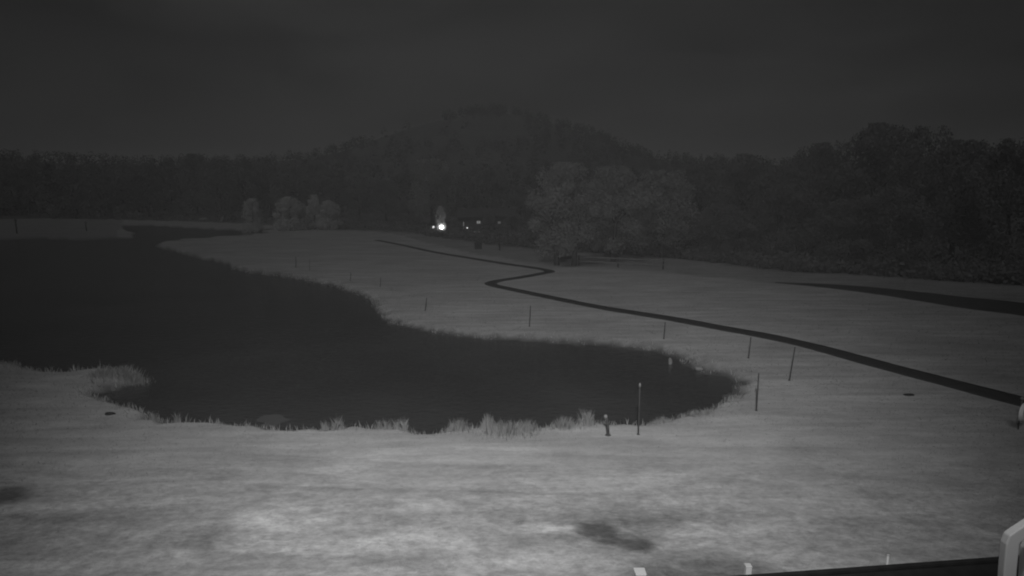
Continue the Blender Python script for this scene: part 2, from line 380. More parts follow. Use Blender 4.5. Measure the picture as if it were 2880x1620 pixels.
# ------------------------------------------------------------------ footpath and road (strips a little above the turf)
def smooth_line(pts, n=14):
    P = [np.array(p) for p in pts]; P = [2 * P[0] - P[1]] + P + [2 * P[-1] - P[-2]]; out = []
    for i in range(1, len(P) - 2):
        for k in range(n):
            t = k / n; a, b, c, d = P[i - 1:i + 3]
            out.append(0.5 * (2 * b + (c - a) * t + (2 * a - 5 * b + 4 * c - d) * t * t + (3 * b - a - 3 * c + d) * t ** 3))
    out.append(P[-2]); return np.array(out)
def strip(name, line, width, mat, lift=0.035, wvar=0.05):
    t = np.gradient(line, axis=0); t /= np.linalg.norm(t, axis=1)[:, None]; nrm = np.stack([-t[:, 1], t[:, 0]], 1)
    wl = width if np.ndim(width) else np.full(len(line), width)
    wl = wl * (1 + wvar * wav(line, 3.0, 26))
    offs = (-0.5, -0.48, -0.25, 0, 0.25, 0.48, 0.5); V = []
    for k, o in enumerate(offs):
        Q = line + nrm * (wl * o)[:, None]; z = height(Q) + (lift if 0 < k < 6 else -0.06)
        V.append(np.column_stack([Q, z]))
    V = np.stack(V, 1).reshape(-1, 3); n = len(line); m = len(offs)
    i, j = np.meshgrid(np.arange(n - 1), np.arange(m - 1), indexing='ij')
    Fq = np.stack([i * m + j, (i + 1) * m + j, (i + 1) * m + j + 1, i * m + j + 1], -1).reshape(-1, 4)[:, ::-1]
    return tag(obj(name, fast_mesh(name, V, Fq, mat, False)), kind='structure')
path_px = [(3300,1240),(3050,1174),(2860,1124),(2680,1077),(2500,1031),(2302,979),(2150,946),(2000,918),(1850,889),(1700,864),(1560,838),(1440,814),(1382,800),(1398,790),(1460,780),(1525,769),(1545,763),(1505,754),(1420,742),(1300,722),(1200,704),(1120,687),(1060,676)]
path_line = smooth_line([list(at_z(x, y))[:2] for x, y in path_px])
strip('footpath', path_line, np.interp(np.hypot(*path_line.T), [22, 35, 50, 90], [1.55, 1.3, 1.12, 1.05]), M_ASPHALT, 0.02, 0.10)
road_px = [(3500,960),(3150,905),(2880,869),(2700,848),(2500,823),(2350,808),(2180,795)]
rl = smooth_line([list(at_z(x, y))[:2] for x, y in road_px])
strip('road', rl, np.interp(np.linspace(0, 1, len(rl)), [0, 0.45, 0.8, 1], [6.6, 6.0, 3.2, 0.3]), M_ASPHALT, 0.03)

# ------------------------------------------------------------------ hill and far ridges
sky_az = [(-2500,470),(-1200,450),(-300,462),(0,452),(200,462),(420,470),(700,468),(860,452),(960,432),(1060,400),(1150,372),(1250,345),(1330,331),(1390,328),(1470,338),(1560,354),(1650,386),(1730,418),(1820,446),(1950,462),(2200,470),(2600,466),(3200,470),(4500,475)]
haz = np.radians(np.arange(-75, 75.1, 0.35)); hu = np.tan(haz) * F0 + W0 / 2
# rays off the axis: elevation of skyline point, at crest distance D
def crest(u):
    y = np.interp(u, [p[0] for p in sky_az], [p[1] for p in sky_az])
    return (540 - y) / F0 * np.cos(np.arctan((u - W0 / 2) / F0))
D0 = 470.0
hr = np.concatenate([np.linspace(230, D0, 34), np.linspace(D0 + 12, 900, 14)])
ce = crest(hu)
HA, HR = np.meshgrid(haz, hr); t = (HR - 230) / (D0 - 230)
prof = np.where(t < 1, sstep(0, 1, t) * 0.75 + t * 0.25, 1 - 0.9 * sstep(1, 2.6, t))
top = CAM_H + ce[None, :] * D0
PH = np.stack([np.sin(HA).ravel() * HR.ravel(), np.cos(HA).ravel() * HR.ravel()], 1)
ZH = (prof * top).ravel() + (wav(PH, 60, 30) * 1.6) * np.clip(t.ravel(), 0, 1) - 0.9 + 0.6
ZH[HR.ravel() < 231] = -1.5
na2 = len(haz); i, j = np.meshgrid(np.arange(len(hr) - 1), np.arange(na2 - 1), indexing='ij')
Fq = np.stack([i * na2 + j, i * na2 + j + 1, (i + 1) * na2 + j + 1, (i + 1) * na2 + j], -1).reshape(-1, 4)[:, ::-1]
tag(obj('hill', fast_mesh('hill', np.column_stack([PH, ZH]), Fq, M_HILL, True)), kind='structure')
ZG = ZH.reshape(HA.shape)
def hill_z(a, r):
    fa = np.clip((a - haz[0]) / (haz[1] - haz[0]), 0, na2 - 1.001); ia = int(fa)
    ir = int(np.clip(np.searchsorted(hr, r) - 1, 0, len(hr) - 2)); fr = (r - hr[ir]) / (hr[ir + 1] - hr[ir]); ka = fa - ia
    return (ZG[ir, ia] * (1 - ka) + ZG[ir, ia + 1] * ka) * (1 - fr) + (ZG[ir + 1, ia] * (1 - ka) + ZG[ir + 1, ia + 1] * ka) * fr

# ------------------------------------------------------------------ leaf clouds
def leaf_cloud(centers, radii, n, size, r, flat=1.0):
    """n leaf quads spread through a set of clumps; returns verts, faces, shade"""
    k = r.integers(0, len(centers), n); c = centers[k]; R_ = radii[k]
    d = r.normal(size=(n, 3)); d /= np.linalg.norm(d, axis=1)[:, None]
    p = c + d * R_ * (r.uniform(0.35, 1.08, n) ** 0.6)[:, None]
    a = r.normal(size=(n, 3)); a /= np.linalg.norm(a, axis=1)[:, None]
    b = np.cross(a, d + 0.4 * r.normal(size=(n, 3))); b /= np.linalg.norm(b, axis=1)[:, None] + 1e-9
    s = (size * r.uniform(0.6, 1.5, n))[:, None]; a = a * s; b = b * s * 0.6
    V = np.stack([p - a, p - b * 0.9, p + a, p + b], 1).reshape(-1, 3)
    sh = np.clip(r.uniform(0, 1, len(centers))[k] * 0.55 + r.uniform(0, 0.45, n), 0, 1)
    return V, np.arange(4 * n).reshape(-1, 4), np.repeat(sh, 4)
def crown_mesh(name, seed, mat, shape='round', n=5200, size=0.017):
    r = np.random.default_rng(seed); C, Rr = [], []
    m = 46 if n < 10000 else 80
    for i in range(m):
        z = r.uniform(0.0, 1.0)
        if shape == 'round': w = math.sqrt(max(0, 1 - ((z - 0.45) / 0.56) ** 2)); zz = 0.16 + 0.80 * z
        elif shape == 'low': w = math.sqrt(max(0, 1 - ((z - 0.35) / 0.67) ** 2)); zz = 0.04 + 0.92 * z
        elif shape == 'egg': w = math.sqrt(max(0, 1 - ((z - 0.2) / 0.82) ** 2)); zz = 0.03 + 0.93 * z
        elif shape == 'oak': w = math.sqrt(max(0, 1 - ((z - 0.40) / 0.62) ** 2)); zz = 0.17 + 0.79 * z
        elif shape == 'cone': w = (1 - z) * 0.95 + 0.12; zz = 0.02 + 0.95 * z
        else: w = 0.75 + 0.25 * math.sin(z * 3.1); zz = 0.12 + 0.84 * z * (0.9 + 0.1 * r.random())
        a = r.uniform(0, 6.283); rr = 0.40 * w * math.sqrt(r.uniform(0.1, 1.0))
        C.append((rr * math.cos(a), rr * math.sin(a), zz))
        q = r.uniform(0.07, 0.14) * (0.6 + 0.5 * w); Rr.append((q, q, q * r.uniform(0.7, 1.1)))
    V, Fc, sh = leaf_cloud(np.array(C), np.array(Rr), n, size, r)
    V[:, 2] = np.clip(V[:, 2], 0.004, 1.0)
    me = fast_mesh(name, V, Fc, mat); attr(me, 'shade', sh); return me
def trunk_mesh(name, seed, limbs=7, h=0.62, r0=0.028, fork=False):
    r = random.Random(seed); parts = []
    def stem(x, lean):
        pts = [(x, 0, -0.02), (x + lean * 0.05, 0.005, 0.12), (x + lean * 0.2, r.uniform(-.02, .02), 0.3), (x + lean * 0.4, r.uniform(-.03, .03), h)]
        parts.append(tube(pts, [r0 * 1.35, r0, r0 * 0.75, r0 * 0.2], 8)); return pts
    stems = [stem(0, r.uniform(-.1, .1))] if not fork else [stem(-0.10, -0.25), stem(0.10, 0.25)]
    for pts in stems:
        for k in range(limbs):
            z = r.uniform(0.2, h * 0.95); a = r.uniform(0, 6.28); L = r.uniform(0.14, 0.3)
            i = 1 if z < 0.3 else 2; f = (z - pts[i][2]) / (pts[i + 1][2] - pts[i][2]) if pts[i + 1][2] != pts[i][2] else 0; f = min(max(f, 0), 1)
            b = Vector(pts[i]).lerp(Vector(pts[i + 1]), f)
            e = b + Vector((math.cos(a) * L, math.sin(a) * L, L * r.uniform(0.3, 0.9)))
            parts.append(tube([b, b.lerp(e, 0.5) + Vector((0, 0, 0.01)), e], [r0 * 0.4, r0 * 0.25, r0 * 0.08], 5))
    V, Fc = join(parts); return mesh(name, V, Fc, M_BARK, True)
MESH = {}
for k, (shape, mat, n, size) in {
    'pale_round': ('low', M_LEAF_PALE, 11000, 0.016), 'pale_cone': ('egg', M_LEAF_PALE, 10500, 0.016),
    'willow': ('oak', M_LEAF, 20000, 0.012), 'willow_b': ('oak', M_LEAF, 20000, 0.012), 'round': ('round', M_LEAF, 12000, 0.013),
    'dark_round': ('round', M_LEAF_DARK, 12000, 0.013), 'dark_low': ('low', M_LEAF_DARK, 13000, 0.013), 'dark_column': ('column', M_LEAF_DARK, 9000, 0.014),
    'dark_cone': ('cone', M_NEEDLE, 5200, 0.017)}.items():
    MESH[k] = (crown_mesh('crown_' + k, sum(map(ord, k)), mat, shape, n, size), trunk_mesh('trunk_' + k, len(k) * 7 + 1, 6, 0.9 if 'cone' in k else 0.62, 0.02 if 'cone' in k else 0.026, fork=(k == 'willow')))
def tree(name, kind, px, top_y, dist, width_px, label, group=None, base_y=None):
    """stand a tree at distance dist in the direction of px; height from its top, width in metres from its angular size"""
    d = at_y(px, 600, dist)
    g = hz(d.x, d.y); g = g if dist < 228 else max(g, hill_z(math.atan2(d.x, d.y), math.hypot(d.x, d.y)) - 0.3)
    top = at_y(px, top_y, dist).z; h = max(top - g, 1.0); w = width_px / F0 * dist
    t = thing(name, (d.x, d.y, g - 0.05), label, 'tree' if 'tree' in name else 'shrub', group, random.uniform(0, 6.28))
    cm, tm = MESH[kind]
    a = obj('crown', cm, t); b = obj('trunk', tm, t)
    for o in (a, b): o.scale = (w, w, h)
    if kind == 'willow': t.rotation_euler.z = 0.0
    b.scale = (min(w, h * 0.9), min(w, h * 0.9), h)
    return t

# pale bushy trees beyond the end of the pond
G1 = 'pale bushy trees beyond the pond'
tree('pale_tree', 'pale_cone', 711, 556, 128, 70, 'pale egg-shaped tree left of the other pale bushy trees', G1)
tree('pale_tree', 'pale_round', 815, 552, 128, 100, 'widest pale bushy tree, second from the left in its row', G1)
tree('pale_tree', 'pale_cone', 884, 546, 130, 58, 'narrow pale tree between two wider pale bushy trees', G1)
tree('pale_tree', 'pale_round', 926, 562, 129, 76, 'rightmost pale bushy tree in the row beyond the pond', G1)
# big pale tree with two trunks, right of the middle
tree('broad_tree', 'willow', 1592, 455, 66, 235, 'broad tall tree with two trunks behind the path bend')
tree('broad_tree', 'willow_b', 1728, 466, 70, 225, 'broad tree touching the right side of the two-trunk tree')
tree('broad_tree', 'round', 1215, 445, 150, 165, 'round-crowned tree standing over the bright lamp')
# row to the right
G2 = 'tall trees along the right edge of the field'
RT = [('round',1865,476,74,240,'mid grey leafy tree just right of the broad pair'),
      ('dark_low',1975,440,88,230,'leafy tree behind the fence end, third right of the path bend'),
      ('dark_round',2085,432,80,230,'dark leafy tree above the tip of the road'),
      ('dark_low',2195,460,70,230,'lower bushy tree just right of the road tip'),
      ('dark_round',2300,400,74,240,'tall dark tree left of the tallest dark crown'),
      ('dark_round',2450,346,72,300,'tallest dark round crown on the right side'),
      ('dark_low',2575,352,78,260,'tall dark crown touching the tallest one on its right'),
      ('dark_low',2500,520,60,250,'short bushy tree in front of the tallest dark crown'),
      ('dark_round',2690,392,68,260,'dark leafy tree second from the right edge of the picture'),
      ('dark_low',2840,385,62,280,'dark leafy tree cut by the right edge of the picture'),
      ('dark_low',2370,560,64,220,'short bushy tree standing behind the middle of the road strip'),
      ('dark_low',2030,570,72,200,'short bushy tree behind the fence end near the field edge')]
for k, x, ty, d, w, lab in RT: tree('leafy_tree', k, x, ty, d, w, lab, G2)
# dark wood behind the lamps
G3 = 'dark trees around the lamps'
for k, x, ty, d, w, lab in [('dark_round',1085,505,170,130,'dark tree left of the bright lamp'),('dark_column',1290,480,165,110,'dark tree right behind the round-crowned lamp tree'),
    ('dark_round',1385,470,170,140,'dark tree behind the small cabin'),('dark_low',1465,520,150,120,'dark bushy tree left of the two-trunk tree'),('dark_column',1010,500,168,100,'dark tree on the far bank at the path end'),
    ('dark_low',1150,560,158,90,'low dark bush tree beside the bright lamp'),('dark_low',1278,612,121,46,'low dark bush between the brightest lamp and the small cabin'),('dark_low',1376,600,123,50,'low dark bush between the small cabin and the dark shed'),('dark_low',1440,606,128,60,'low dark bush hiding the right end of the dark shed')]:
    tree('dark_tree', k, x, ty, d, w, lab, G3)
tree('lamp_tree', 'pale_round', 1240, 578, 119.6, 36, 'small tree with leaves lit by the brightest lamp')
# long wood left of the pond
G4 = 'tall dark trees behind the far left bank'
LT = [(15,452,'dark_round','leftmost tall dark tree of the far left wood'),(85,436,'dark_column','tall dark tree above the far left pole, second from the left edge'),(150,452,'dark_cone','third dark tree from the left edge of the picture'),
      (215,462,'dark_round','fourth dark tree from the left edge of the picture'),(285,455,'dark_low','fifth dark tree from the left edge, behind the narrow arm of the pond'),(350,452,'dark_column','sixth dark tree from the left edge of the picture'),
      (420,458,'dark_round','seventh dark tree from the left edge of the picture'),(487,442,'dark_cone','pointed dark tree above the narrow pond arm'),(555,432,'dark_round','tall dark tree above the two pale boulders'),
      (625,442,'dark_low','dark tree directly left behind the pale egg-shaped tree'),(690,434,'dark_column','tall dark tree right behind the pale egg-shaped tree'),(760,446,'dark_round','dark tree behind the gap between pale bushy trees'),
      (830,452,'dark_low','dark tree behind the widest pale bushy tree'),(900,452,'dark_round','dark tree behind the rightmost pale bushy tree'),(955,448,'dark_cone','dark pointed tree just right of the pale bushy row')]
for x, ty, k, lab in LT: tree('wood_tree', k, x, ty, random.uniform(178, 205), random.uniform(110, 150), lab, G4)

# wood covering the hill and its foot: reads as one mass
def hill_wood():
    r = np.random.default_rng(11); Vs, Fs, Ss = [], [], []; off = 0; cnt = 0
    while cnt < 2900:
        a = r.uniform(R(-60), R(60)); q = r.uniform(250, 500)
        if q > D0 + 18: continue
        u = math.tan(a) * F0 + W0 / 2; tt = (q - 230) / (D0 - 230)
        z = hill_z(a, q); yy = 540 - (z - CAM_H) / (q * math.cos(a)) * F0        # where it shows against the slope
        on_hill = 900 < u < 1800
        n1 = math.sin(u * 0.021 + 1) * math.sin(q * 0.05) + 0.5 * math.sin(u * 0.06 + q * 0.03)
        if on_hill:
            bald = (yy > 338 and yy < 412 and u < 1500 and u > 1020)
            ridge = tt > 0.86 and u > 1250
            keep = (0.06 if bald else 0.8) if not ridge else 1.0
            if u > 1480: keep = max(keep, 0.9)
        else: keep = 0.75
        if r.random() > keep * (0.75 + 0.25 * n1): continue
        h = r.uniform(4, 8.5); w = h * r.uniform(0.6, 1.0)
        n = 40; th = r.uniform(0, 6.28, n); f = r.uniform(0, 1, n) ** 0.7
        rr = w * 0.5 * np.sqrt(np.clip(1 - (f - 0.3) ** 2 / 0.5, 0, 1)) * r.uniform(0.4, 1.05, n) + 0.1
        c0 = np.array([math.sin(a) * q, math.cos(a) * q, z])
        p = c0 + np.stack([rr * np.cos(th), rr * np.sin(th), h * (0.06 + 0.94 * f)], 1)
        s = (1 - f * 0.7) * h * 0.11
        ax = np.stack([np.cos(th + 1.57), np.sin(th + 1.57), r.uniform(-.3, .3, n)], 1) * s[:, None]
        ay = np.stack([np.cos(th) * 0.5, np.sin(th) * 0.5, -np.ones(n)], 1) * s[:, None] * 1.2
        V = np.stack([p - ax, p + ax, p + ay + ax * 0.3, p + ay - ax * 0.6], 1).reshape(-1, 3)
        Vs.append(V); Fs.append(np.arange(4 * n).reshape(-1, 4) + off); off += 4 * n
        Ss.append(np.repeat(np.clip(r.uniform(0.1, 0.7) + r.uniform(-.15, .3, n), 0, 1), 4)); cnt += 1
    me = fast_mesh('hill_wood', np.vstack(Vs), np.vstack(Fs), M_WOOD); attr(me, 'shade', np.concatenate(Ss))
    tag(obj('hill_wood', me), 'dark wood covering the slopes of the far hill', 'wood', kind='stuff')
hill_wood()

def undergrowth():
    r = np.random.default_rng(31); n = 900; C, Rr = [], []
    while len(C) < n:
        px = r.uniform(-100, 3300); y = np.interp(px, [p[0] for p in WB], [p[1] for p in WB]); q = at_z(px, y); k = math.hypot(q.x, q.y)
        if px < 930 and r.random() < 0.45: continue
        ex = r.exponential(5.0 if px > 1500 else 9.0) + 0.8; f = (k + ex) / k; x_, y_ = q.x * f, q.y * f
        h = r.uniform(0.5, 1.5) * (1.0 if px > 1500 else 1.4); 
        if 1180 < px < 1440: h *= 0.55
        C.append((x_, y_, h * 0.55)); Rr.append((h * r.uniform(0.7, 1.3), h * r.uniform(0.7, 1.3), h * 0.75))
    V, Fc, sh = leaf_cloud(np.array(C), np.array(Rr), 42000, 0.17, r); V[:, 2] = np.maximum(V[:, 2], 0.02)
    me = fast_mesh('undergrowth', V, Fc, M_LEAF_DARK); attr(me, 'shade', sh)
    tag(obj('undergrowth', me), 'dark undergrowth along the edge of the far woods', 'undergrowth', kind='stuff')
undergrowth()

# ------------------------------------------------------------------ grass (uncountable): lawn blades, then long blades along the bank
def blades(P, h, w, r, lean=0.5, curve=True):
    n = len(P); a = r.uniform(0, 6.283, n); dirv = np.stack([np.cos(a), np.sin(a)], 1); b = r.uniform(0, 6.283, n); le = np.stack([np.cos(b), np.sin(b)], 1) * (h * lean * r.uniform(0.2, 1.2, n))[:, None]
    z = height(P) - 0.012
    def pt(off, up, lf): return np.column_stack([P + off + le * lf, z + up])
    W_ = dirv * w[:, None]
    V = np.stack([pt(-W_, 0 * h, 0), pt(W_, 0 * h, 0), pt(W_ * 0.6, h * 0.6, 0.4), pt(-W_ * 0.1, h, 1.0), pt(-W_ * 0.6, h * 0.55, 0.4)], 1).reshape(-1, 3)
    return V, np.arange(5 * n).reshape(-1, 5)
def lawn():
    r = np.random.default_rng(21); n = 230000
    rr = 11.0 * (80 / 11.0) ** r.uniform(0, 1, n) ** 1.15; a = np.radians(r.uniform(-44, 44, n)); P = np.stack([np.sin(a) * rr, np.cos(a) * rr], 1)
    d = shore_d(P); clump = wav(P, 2.2, 14) + 0.7 * wav(P, 0.8, 22)
    c_s = np.zeros(n)
    for px, py, wx, wy in ((1770,1485,1.9,0.9),(1780,1536,0.5,0.25),(1985,1608,1.2,0.6),(5,1392,0.8,0.5)): c_s = np.maximum(c_s, ellipse_mask(P, px, py, wx, wy))
    pd = seg_dist(P, path_line[::4], False); rd = seg_dist(P, rl[::4], False)
    k = (d > 0.35) & (clump > r.uniform(-1.0, 0.5, n)) & (c_s < r.uniform(0.2, 0.9, n)) & (pd > 0.95) & (rd > 2.6)
    P, rr, clump = P[k], rr[k], clump[k]; n = len(P)
    h = r.uniform(0.010, 0.034, n) * np.clip(rr / 20, 0.8, 1.4); w = r.uniform(0.008, 0.02, n) * np.clip(rr / 16, 0.8, 3.0)
    V, Fc = blades(P, h, w, r, 1.5); sh = np.repeat(np.clip(0.5 + 0.25 * clump + r.uniform(-.3, .3, n), 0, 1), 5)
    me = fast_mesh('grass', V, Fc, M_GRASS); attr(me, 'shade', sh)
    tag(obj('grass', me), 'short dry grass covering the lawn and field', 'grass', kind='stuff')
lawn()
def bank():
    r = np.random.default_rng(22); Vs, Fs, Ss = [], [], []; off = 0
    seg = np.vstack([shore, shore[:1]]); L = np.hypot(*np.diff(seg, axis=0).T); mid = (seg[1:] + seg[:-1]) / 2
    for i in range(len(L)):
        dist = np.hypot(*mid[i])
        if dist > 75 or mid[i][0] < -40: continue
        near = i < 37
        n = int(L[i] * (95 if near else 40)); t = r.uniform(0, 1, n); P = seg[i] + (seg[i + 1] - seg[i]) * t[:, None] + r.normal(0, 0.45 if near else 0.35, (n, 2))
        pen = 5 <= i <= 12
        tuft = wav(P, 1.1, 4) + 0.8 * wav(P, 0.45, 9); d = shore_d(P)
        k = (d > 0.05) & (d < (1.6 if pen else 1.1)) & (tuft > r.uniform(-0.9, 0.3, n)); P, tuft = P[k], tuft[k]; n = len(P)
        if n == 0: continue
        h = (r.uniform(0.06, 0.24, n) + np.clip(tuft, 0, 1) * 0.22 * r.uniform(0, 1, n)) * (1.0 if near else 0.8) * (1.25 if pen else 1)
        w = r.uniform(0.008, 0.018, n) * max(dist / 22, 1)
        V, Fc = blades(P, h, w, r, 0.55); Vs.append(V); Fs.append(Fc + off); off += len(V); Ss.append(np.repeat(np.clip(0.5 + 0.3 * tuft + r.uniform(-.3, .3, n), 0, 1), 5))
    me = fast_mesh('bank_grass', np.vstack(Vs), np.vstack(Fs), M_REED); attr(me, 'shade', np.concatenate(Ss))
    tag(obj('bank_grass', me), 'long pale grass fringing the edge of the pond', 'grass', kind='stuff')
bank()
def tussock(px, py, h, w, n, label, seed, lean=0.5):
    r = np.random.default_rng(seed); h *= 1.3; n = int(n * 1.8); c = at_z(px, py, -0.05); Q = r.normal(0, 1, (n, 2)) * np.array([w, w * 0.5]) * 0.5
    P = np.array([c.x, c.y]) + Q; hh = h * r.uniform(0.15, 1.0, n) ** 0.8 * np.exp(-(np.abs(Q[:, 0]) / w) ** 2 * 0.9); ww = r.uniform(0.003, 0.009, n)
    V, Fc = blades(P, hh, ww, r, lean); V = V - np.array([c.x, c.y, hz(c.x, c.y)])
    me = fast_mesh('grass_tussock', V, Fc, M_REED); attr(me, 'shade', np.repeat(np.clip(r.uniform(0.15, 0.85, n), 0, 1), 5))
    o = thing('grass_tussock', (c.x, c.y, hz(c.x, c.y)), label, 'tussock', 'grass tussocks on the near bank'); tag(obj('blades', me, o), kind='stuff')
G5 = 'grass tussocks on the near bank'
for i, (x, y, h, w, n, lab) in enumerate([(1372,1212,0.52,0.26,300,'tallest feathery grass tussock on the near bank below the pond middle'),(1430,1222,0.36,1.0,520,'widest grass tussock, right beside the tallest feathery one'),
    (1290,1214,0.38,0.5,260,'low grass tussock left of the tallest feathery one'),(1480,1216,0.36,0.5,240,'low grass tussock at the right end of the widest tussock'),(1590,1206,0.34,0.6,260,'rounded grass tussock midway to the short dark bollard'),
    (1650,1200,0.52,0.3,180,'upright grass tussock just left of the short dark bollard'),(1138,1212,0.42,0.14,90,'thin upright tussock at the right of four narrow plumes'),(1118,1211,0.34,0.14,80,'thin tussock third of four narrow plumes'),
    (1088,1210,0.38,0.14,80,'thin tussock second of four narrow plumes'),(1065,1209,0.30,0.16,80,'thin tussock first of four narrow plumes from the left'),(950,1212,0.42,0.25,110,'leaning tussock left of the narrow plumes, by the mud bar'),
    (915,1214,0.36,0.2,90,'small leaning tussock beside the mud bar'),(436,1180,0.34,0.18,80,'small upright tussock at the foot of the reed spit'),(500,1190,0.36,0.12,50,'single thin plume right of the reed spit foot'),
    (360,1062,0.55,0.9,520,'pale reed clump on the tip of the left spit'),(300,1062,0.4,0.9,380,'reed clump behind the tip of the left spit'),(1856,1190,0.22,0.5,200,'low tussock just right of the tall pale-tipped pole'),(1960,1166,0.25,0.8,240,'low tussock on the bank right of the tall pale-tipped pole')]):
    tussock(x, y, h, w, n, lab, 100 + i, 0.22 if i == 0 else 0.45)

# ------------------------------------------------------------------ stakes and posts round the pond
G6 = 'thin dark stakes round the pond'
def stake(bx, by, tx, ty, rad_, label, tip=None, name='stake', group=G6):
    b = at_z(bx, by, 0.0); g = hz(b.x, b.y); b = at_z(bx, by, g); t = at_y(tx, ty, b.y)
    o = thing(name, (b.x, b.y, g), label, 'stake' if name == 'stake' else 'post', group)
    e = t - b; V, Fc = tube([Vector((0, 0, -0.3)) - e * 0.02, Vector((0, 0, 0)), e * 0.5 + Vector((rad_ * 0.15, 0, 0)), e], [rad_ * 1.05, rad_ * 1.1, rad_, rad_ * 0.92], 8)
    obj('shaft', mesh('shaft', V, Fc, M_STAKE, True), o)
    V, Fc = tube([Vector((0, 0, -0.02)), Vector((0, 0, 0.03))], [rad_ * 2.6, rad_ * 1.6], 9); obj('collar', mesh('collar', V, Fc, M_STAKE, True), o)
    if tip:
        u = e.normalized(); V, Fc = tube([e - u * 0.10, e - u * 0.02, e + u * 0.035], [rad_ * tip, rad_ * tip, rad_ * tip * 0.6], 10); obj('cap', mesh('cap', V, Fc, M_STAKE_TIP, True), o)
    return o
stake(1795,1222,1800,1080,0.026,'tallest thin pole with a pale tip on the near bank', 1.35)
stake(2127,1155,2134,1050,0.026,'dark leaning stake beside the right end of the pond')
stake(2220,1070,2236,976,0.026,'leaning stake whose top meets the path, rightmost of all')
stake(2105,1007,2112,948,0.026,'stake whose top touches the path, between pond end and path')
stake(1867,953,1871,906,0.026,'short-looking stake above the pond, next to the two pale stones')
stake(1489,918,1492,860,0.028,'thin stake on the far bank below the path hairpin')
stake(1196,873,1200,838,0.028,'stake on the far bank above the pond narrowing')
stake(1069,806,1071,780,0.02,'faint far stake on the bank where the pond widens')
stake(985,789,987,766,0.018,'faint far stake between the widening bank and the far pair')
stake(871,760,871,728,0.02,'right one of the far pair of faint stakes in the field')
stake(832,752,832,722,0.035,'thick left one of the far pair of stakes in the field')
bol = stake(1710,1224,1707,1176,0.048,'short thick dark bollard with pale cap beside the tallest pole', None, 'bollard', None)
e = at_y(1705, 1172, bol.location.y) - bol.location
V, Fc = join([tube([e + Vector((-0.01, 0, -0.05)), e + Vector((-0.02, 0, 0.03)), e + Vector((-0.02, 0, 0.07))], [0.062, 0.066, 0.035], 10)])
obj('cap', mesh('cap', V, Fc, M_STAKE_TIP, True), bol)
# far left poles and posts
def far_pole(px, base_y, top_y, rad_, label, dist):
    p = at_y(px, base_y, dist); g = hz(p.x, p.y); t = at_y(px, top_y, dist)
    o = thing('pole', (p.x, p.y, g), label, 'pole'); h = max(t.z - g, 1)
    V, Fc = tube([(0, 0, -0.3), (0, 0, h * 0.6), (0, 0, h)], [rad_ * 1.2, rad_, rad_ * 0.7], 8); obj('shaft', mesh('shaft', V, Fc, M_DARKWOOD, True), o)
    V, Fc = box((0, 0, h - 0.25), (0.7, 0.1, 0.12), bev=0.01); obj('crossbar', mesh('crossbar', V, Fc, M_DARKWOOD), o)
far_pole(48, 658, 616, 0.12, 'dark pole on the far bank near the left edge of the picture', 118)
far_pole(243, 648, 622, 0.10, 'dark pole on the far bank where the pond arm begins', 125)
far_pole(1405, 706, 655, 0.10, 'dark thin pole standing right of the low dark box', 84)

# low dark box beside the far path
p = at_z(1345, 700, 0); ub = thing('utility_box', (p.x, p.y, hz(p.x, p.y)), 'low dark box standing on grass beyond the far path', 'box', None, 0.2)
V, Fc = box((0, 0, 0.42), (0.95, 0.6, 0.84), bev=0.03); obj('cabinet', mesh('cabinet', V, Fc, M_DARKWOOD), ub)
V, Fc = box((0, 0, 0.88), (1.05, 0.7, 0.07), bev=0.015); obj('lid', mesh('lid', V, Fc, M_DARKWOOD), ub)

# stones
def stone(px, py, s, mat, label, seed, z=None, group=None):
    g = 0.0 if z is None else z; p = at_z(px, py, g); g = hz(p.x, p.y) if z is None else z
    V, Fc = blob((0, 0, s[2] * 0.55), s, seed, 3, 0.25); o = obj('stone', mesh('stone', V, Fc, mat, True), loc=(p.x, p.y, g)); tag(o, label, 'stone', group)
stone(1885, 1024, (0.10, 0.10, 0.20), M_STONE, 'small upright pale stone standing in the water by the far bank', 5, WATER_Z)
stone(1966, 1040, (0.22, 0.16, 0.12), M_STONE, 'pale flat stone at the edge of the water by the muddy far bank', 6, WATER_Z + 0.03)
stone(2556, 1110, (0.22, 0.10, 0.05), M_STONE_DARK, 'small dark flat stone on grass below the path', 8)
stone(308, 1166, (0.18, 0.10, 0.06), M_STONE_DARK, 'small dark stone on grass behind the left spit', 9)
stone(574, 620, (1.3, 0.7, 0.5), M_STONE, 'left one of two pale boulders at the far bank', 10)
stone(626, 623, (0.55, 0.5, 0.9), M_STONE, 'tall right one of two pale boulders at the far bank', 12)

# rail fence in front of the broad trees
G7 = None
fn = thing('rail_fence', at_z(1628, 747, 0), 'weathered rail fence under the broad two-trunk tree', 'fence')
fl = [at_z(x, y, 0) for x, y in ((1628,747),(1738,752),(1865,758))]
for q in fl:
    V, Fc = box((0, 0, 0.55), (0.14, 0.14, 1.2), bev=0.015); obj('post', mesh('post', V, Fc, M_DARKWOOD), fn, q - fl[0])
for a, b in zip(fl[:-1], fl[1:]):
    for z, mt in ((0.98, M_RAIL), (0.52, M_RAIL)):
        d = b - a; V, Fc = box((0, 0, 0), (d.length + 0.06, 0.07, 0.15), bev=0.01); o = obj('rail', mesh('rail', V, Fc, mt), fn, (a + d / 2) - fl[0] + Vector((0, -0.11, z))); o.rotation_euler = (0, 0, math.atan2(d.y, d.x))

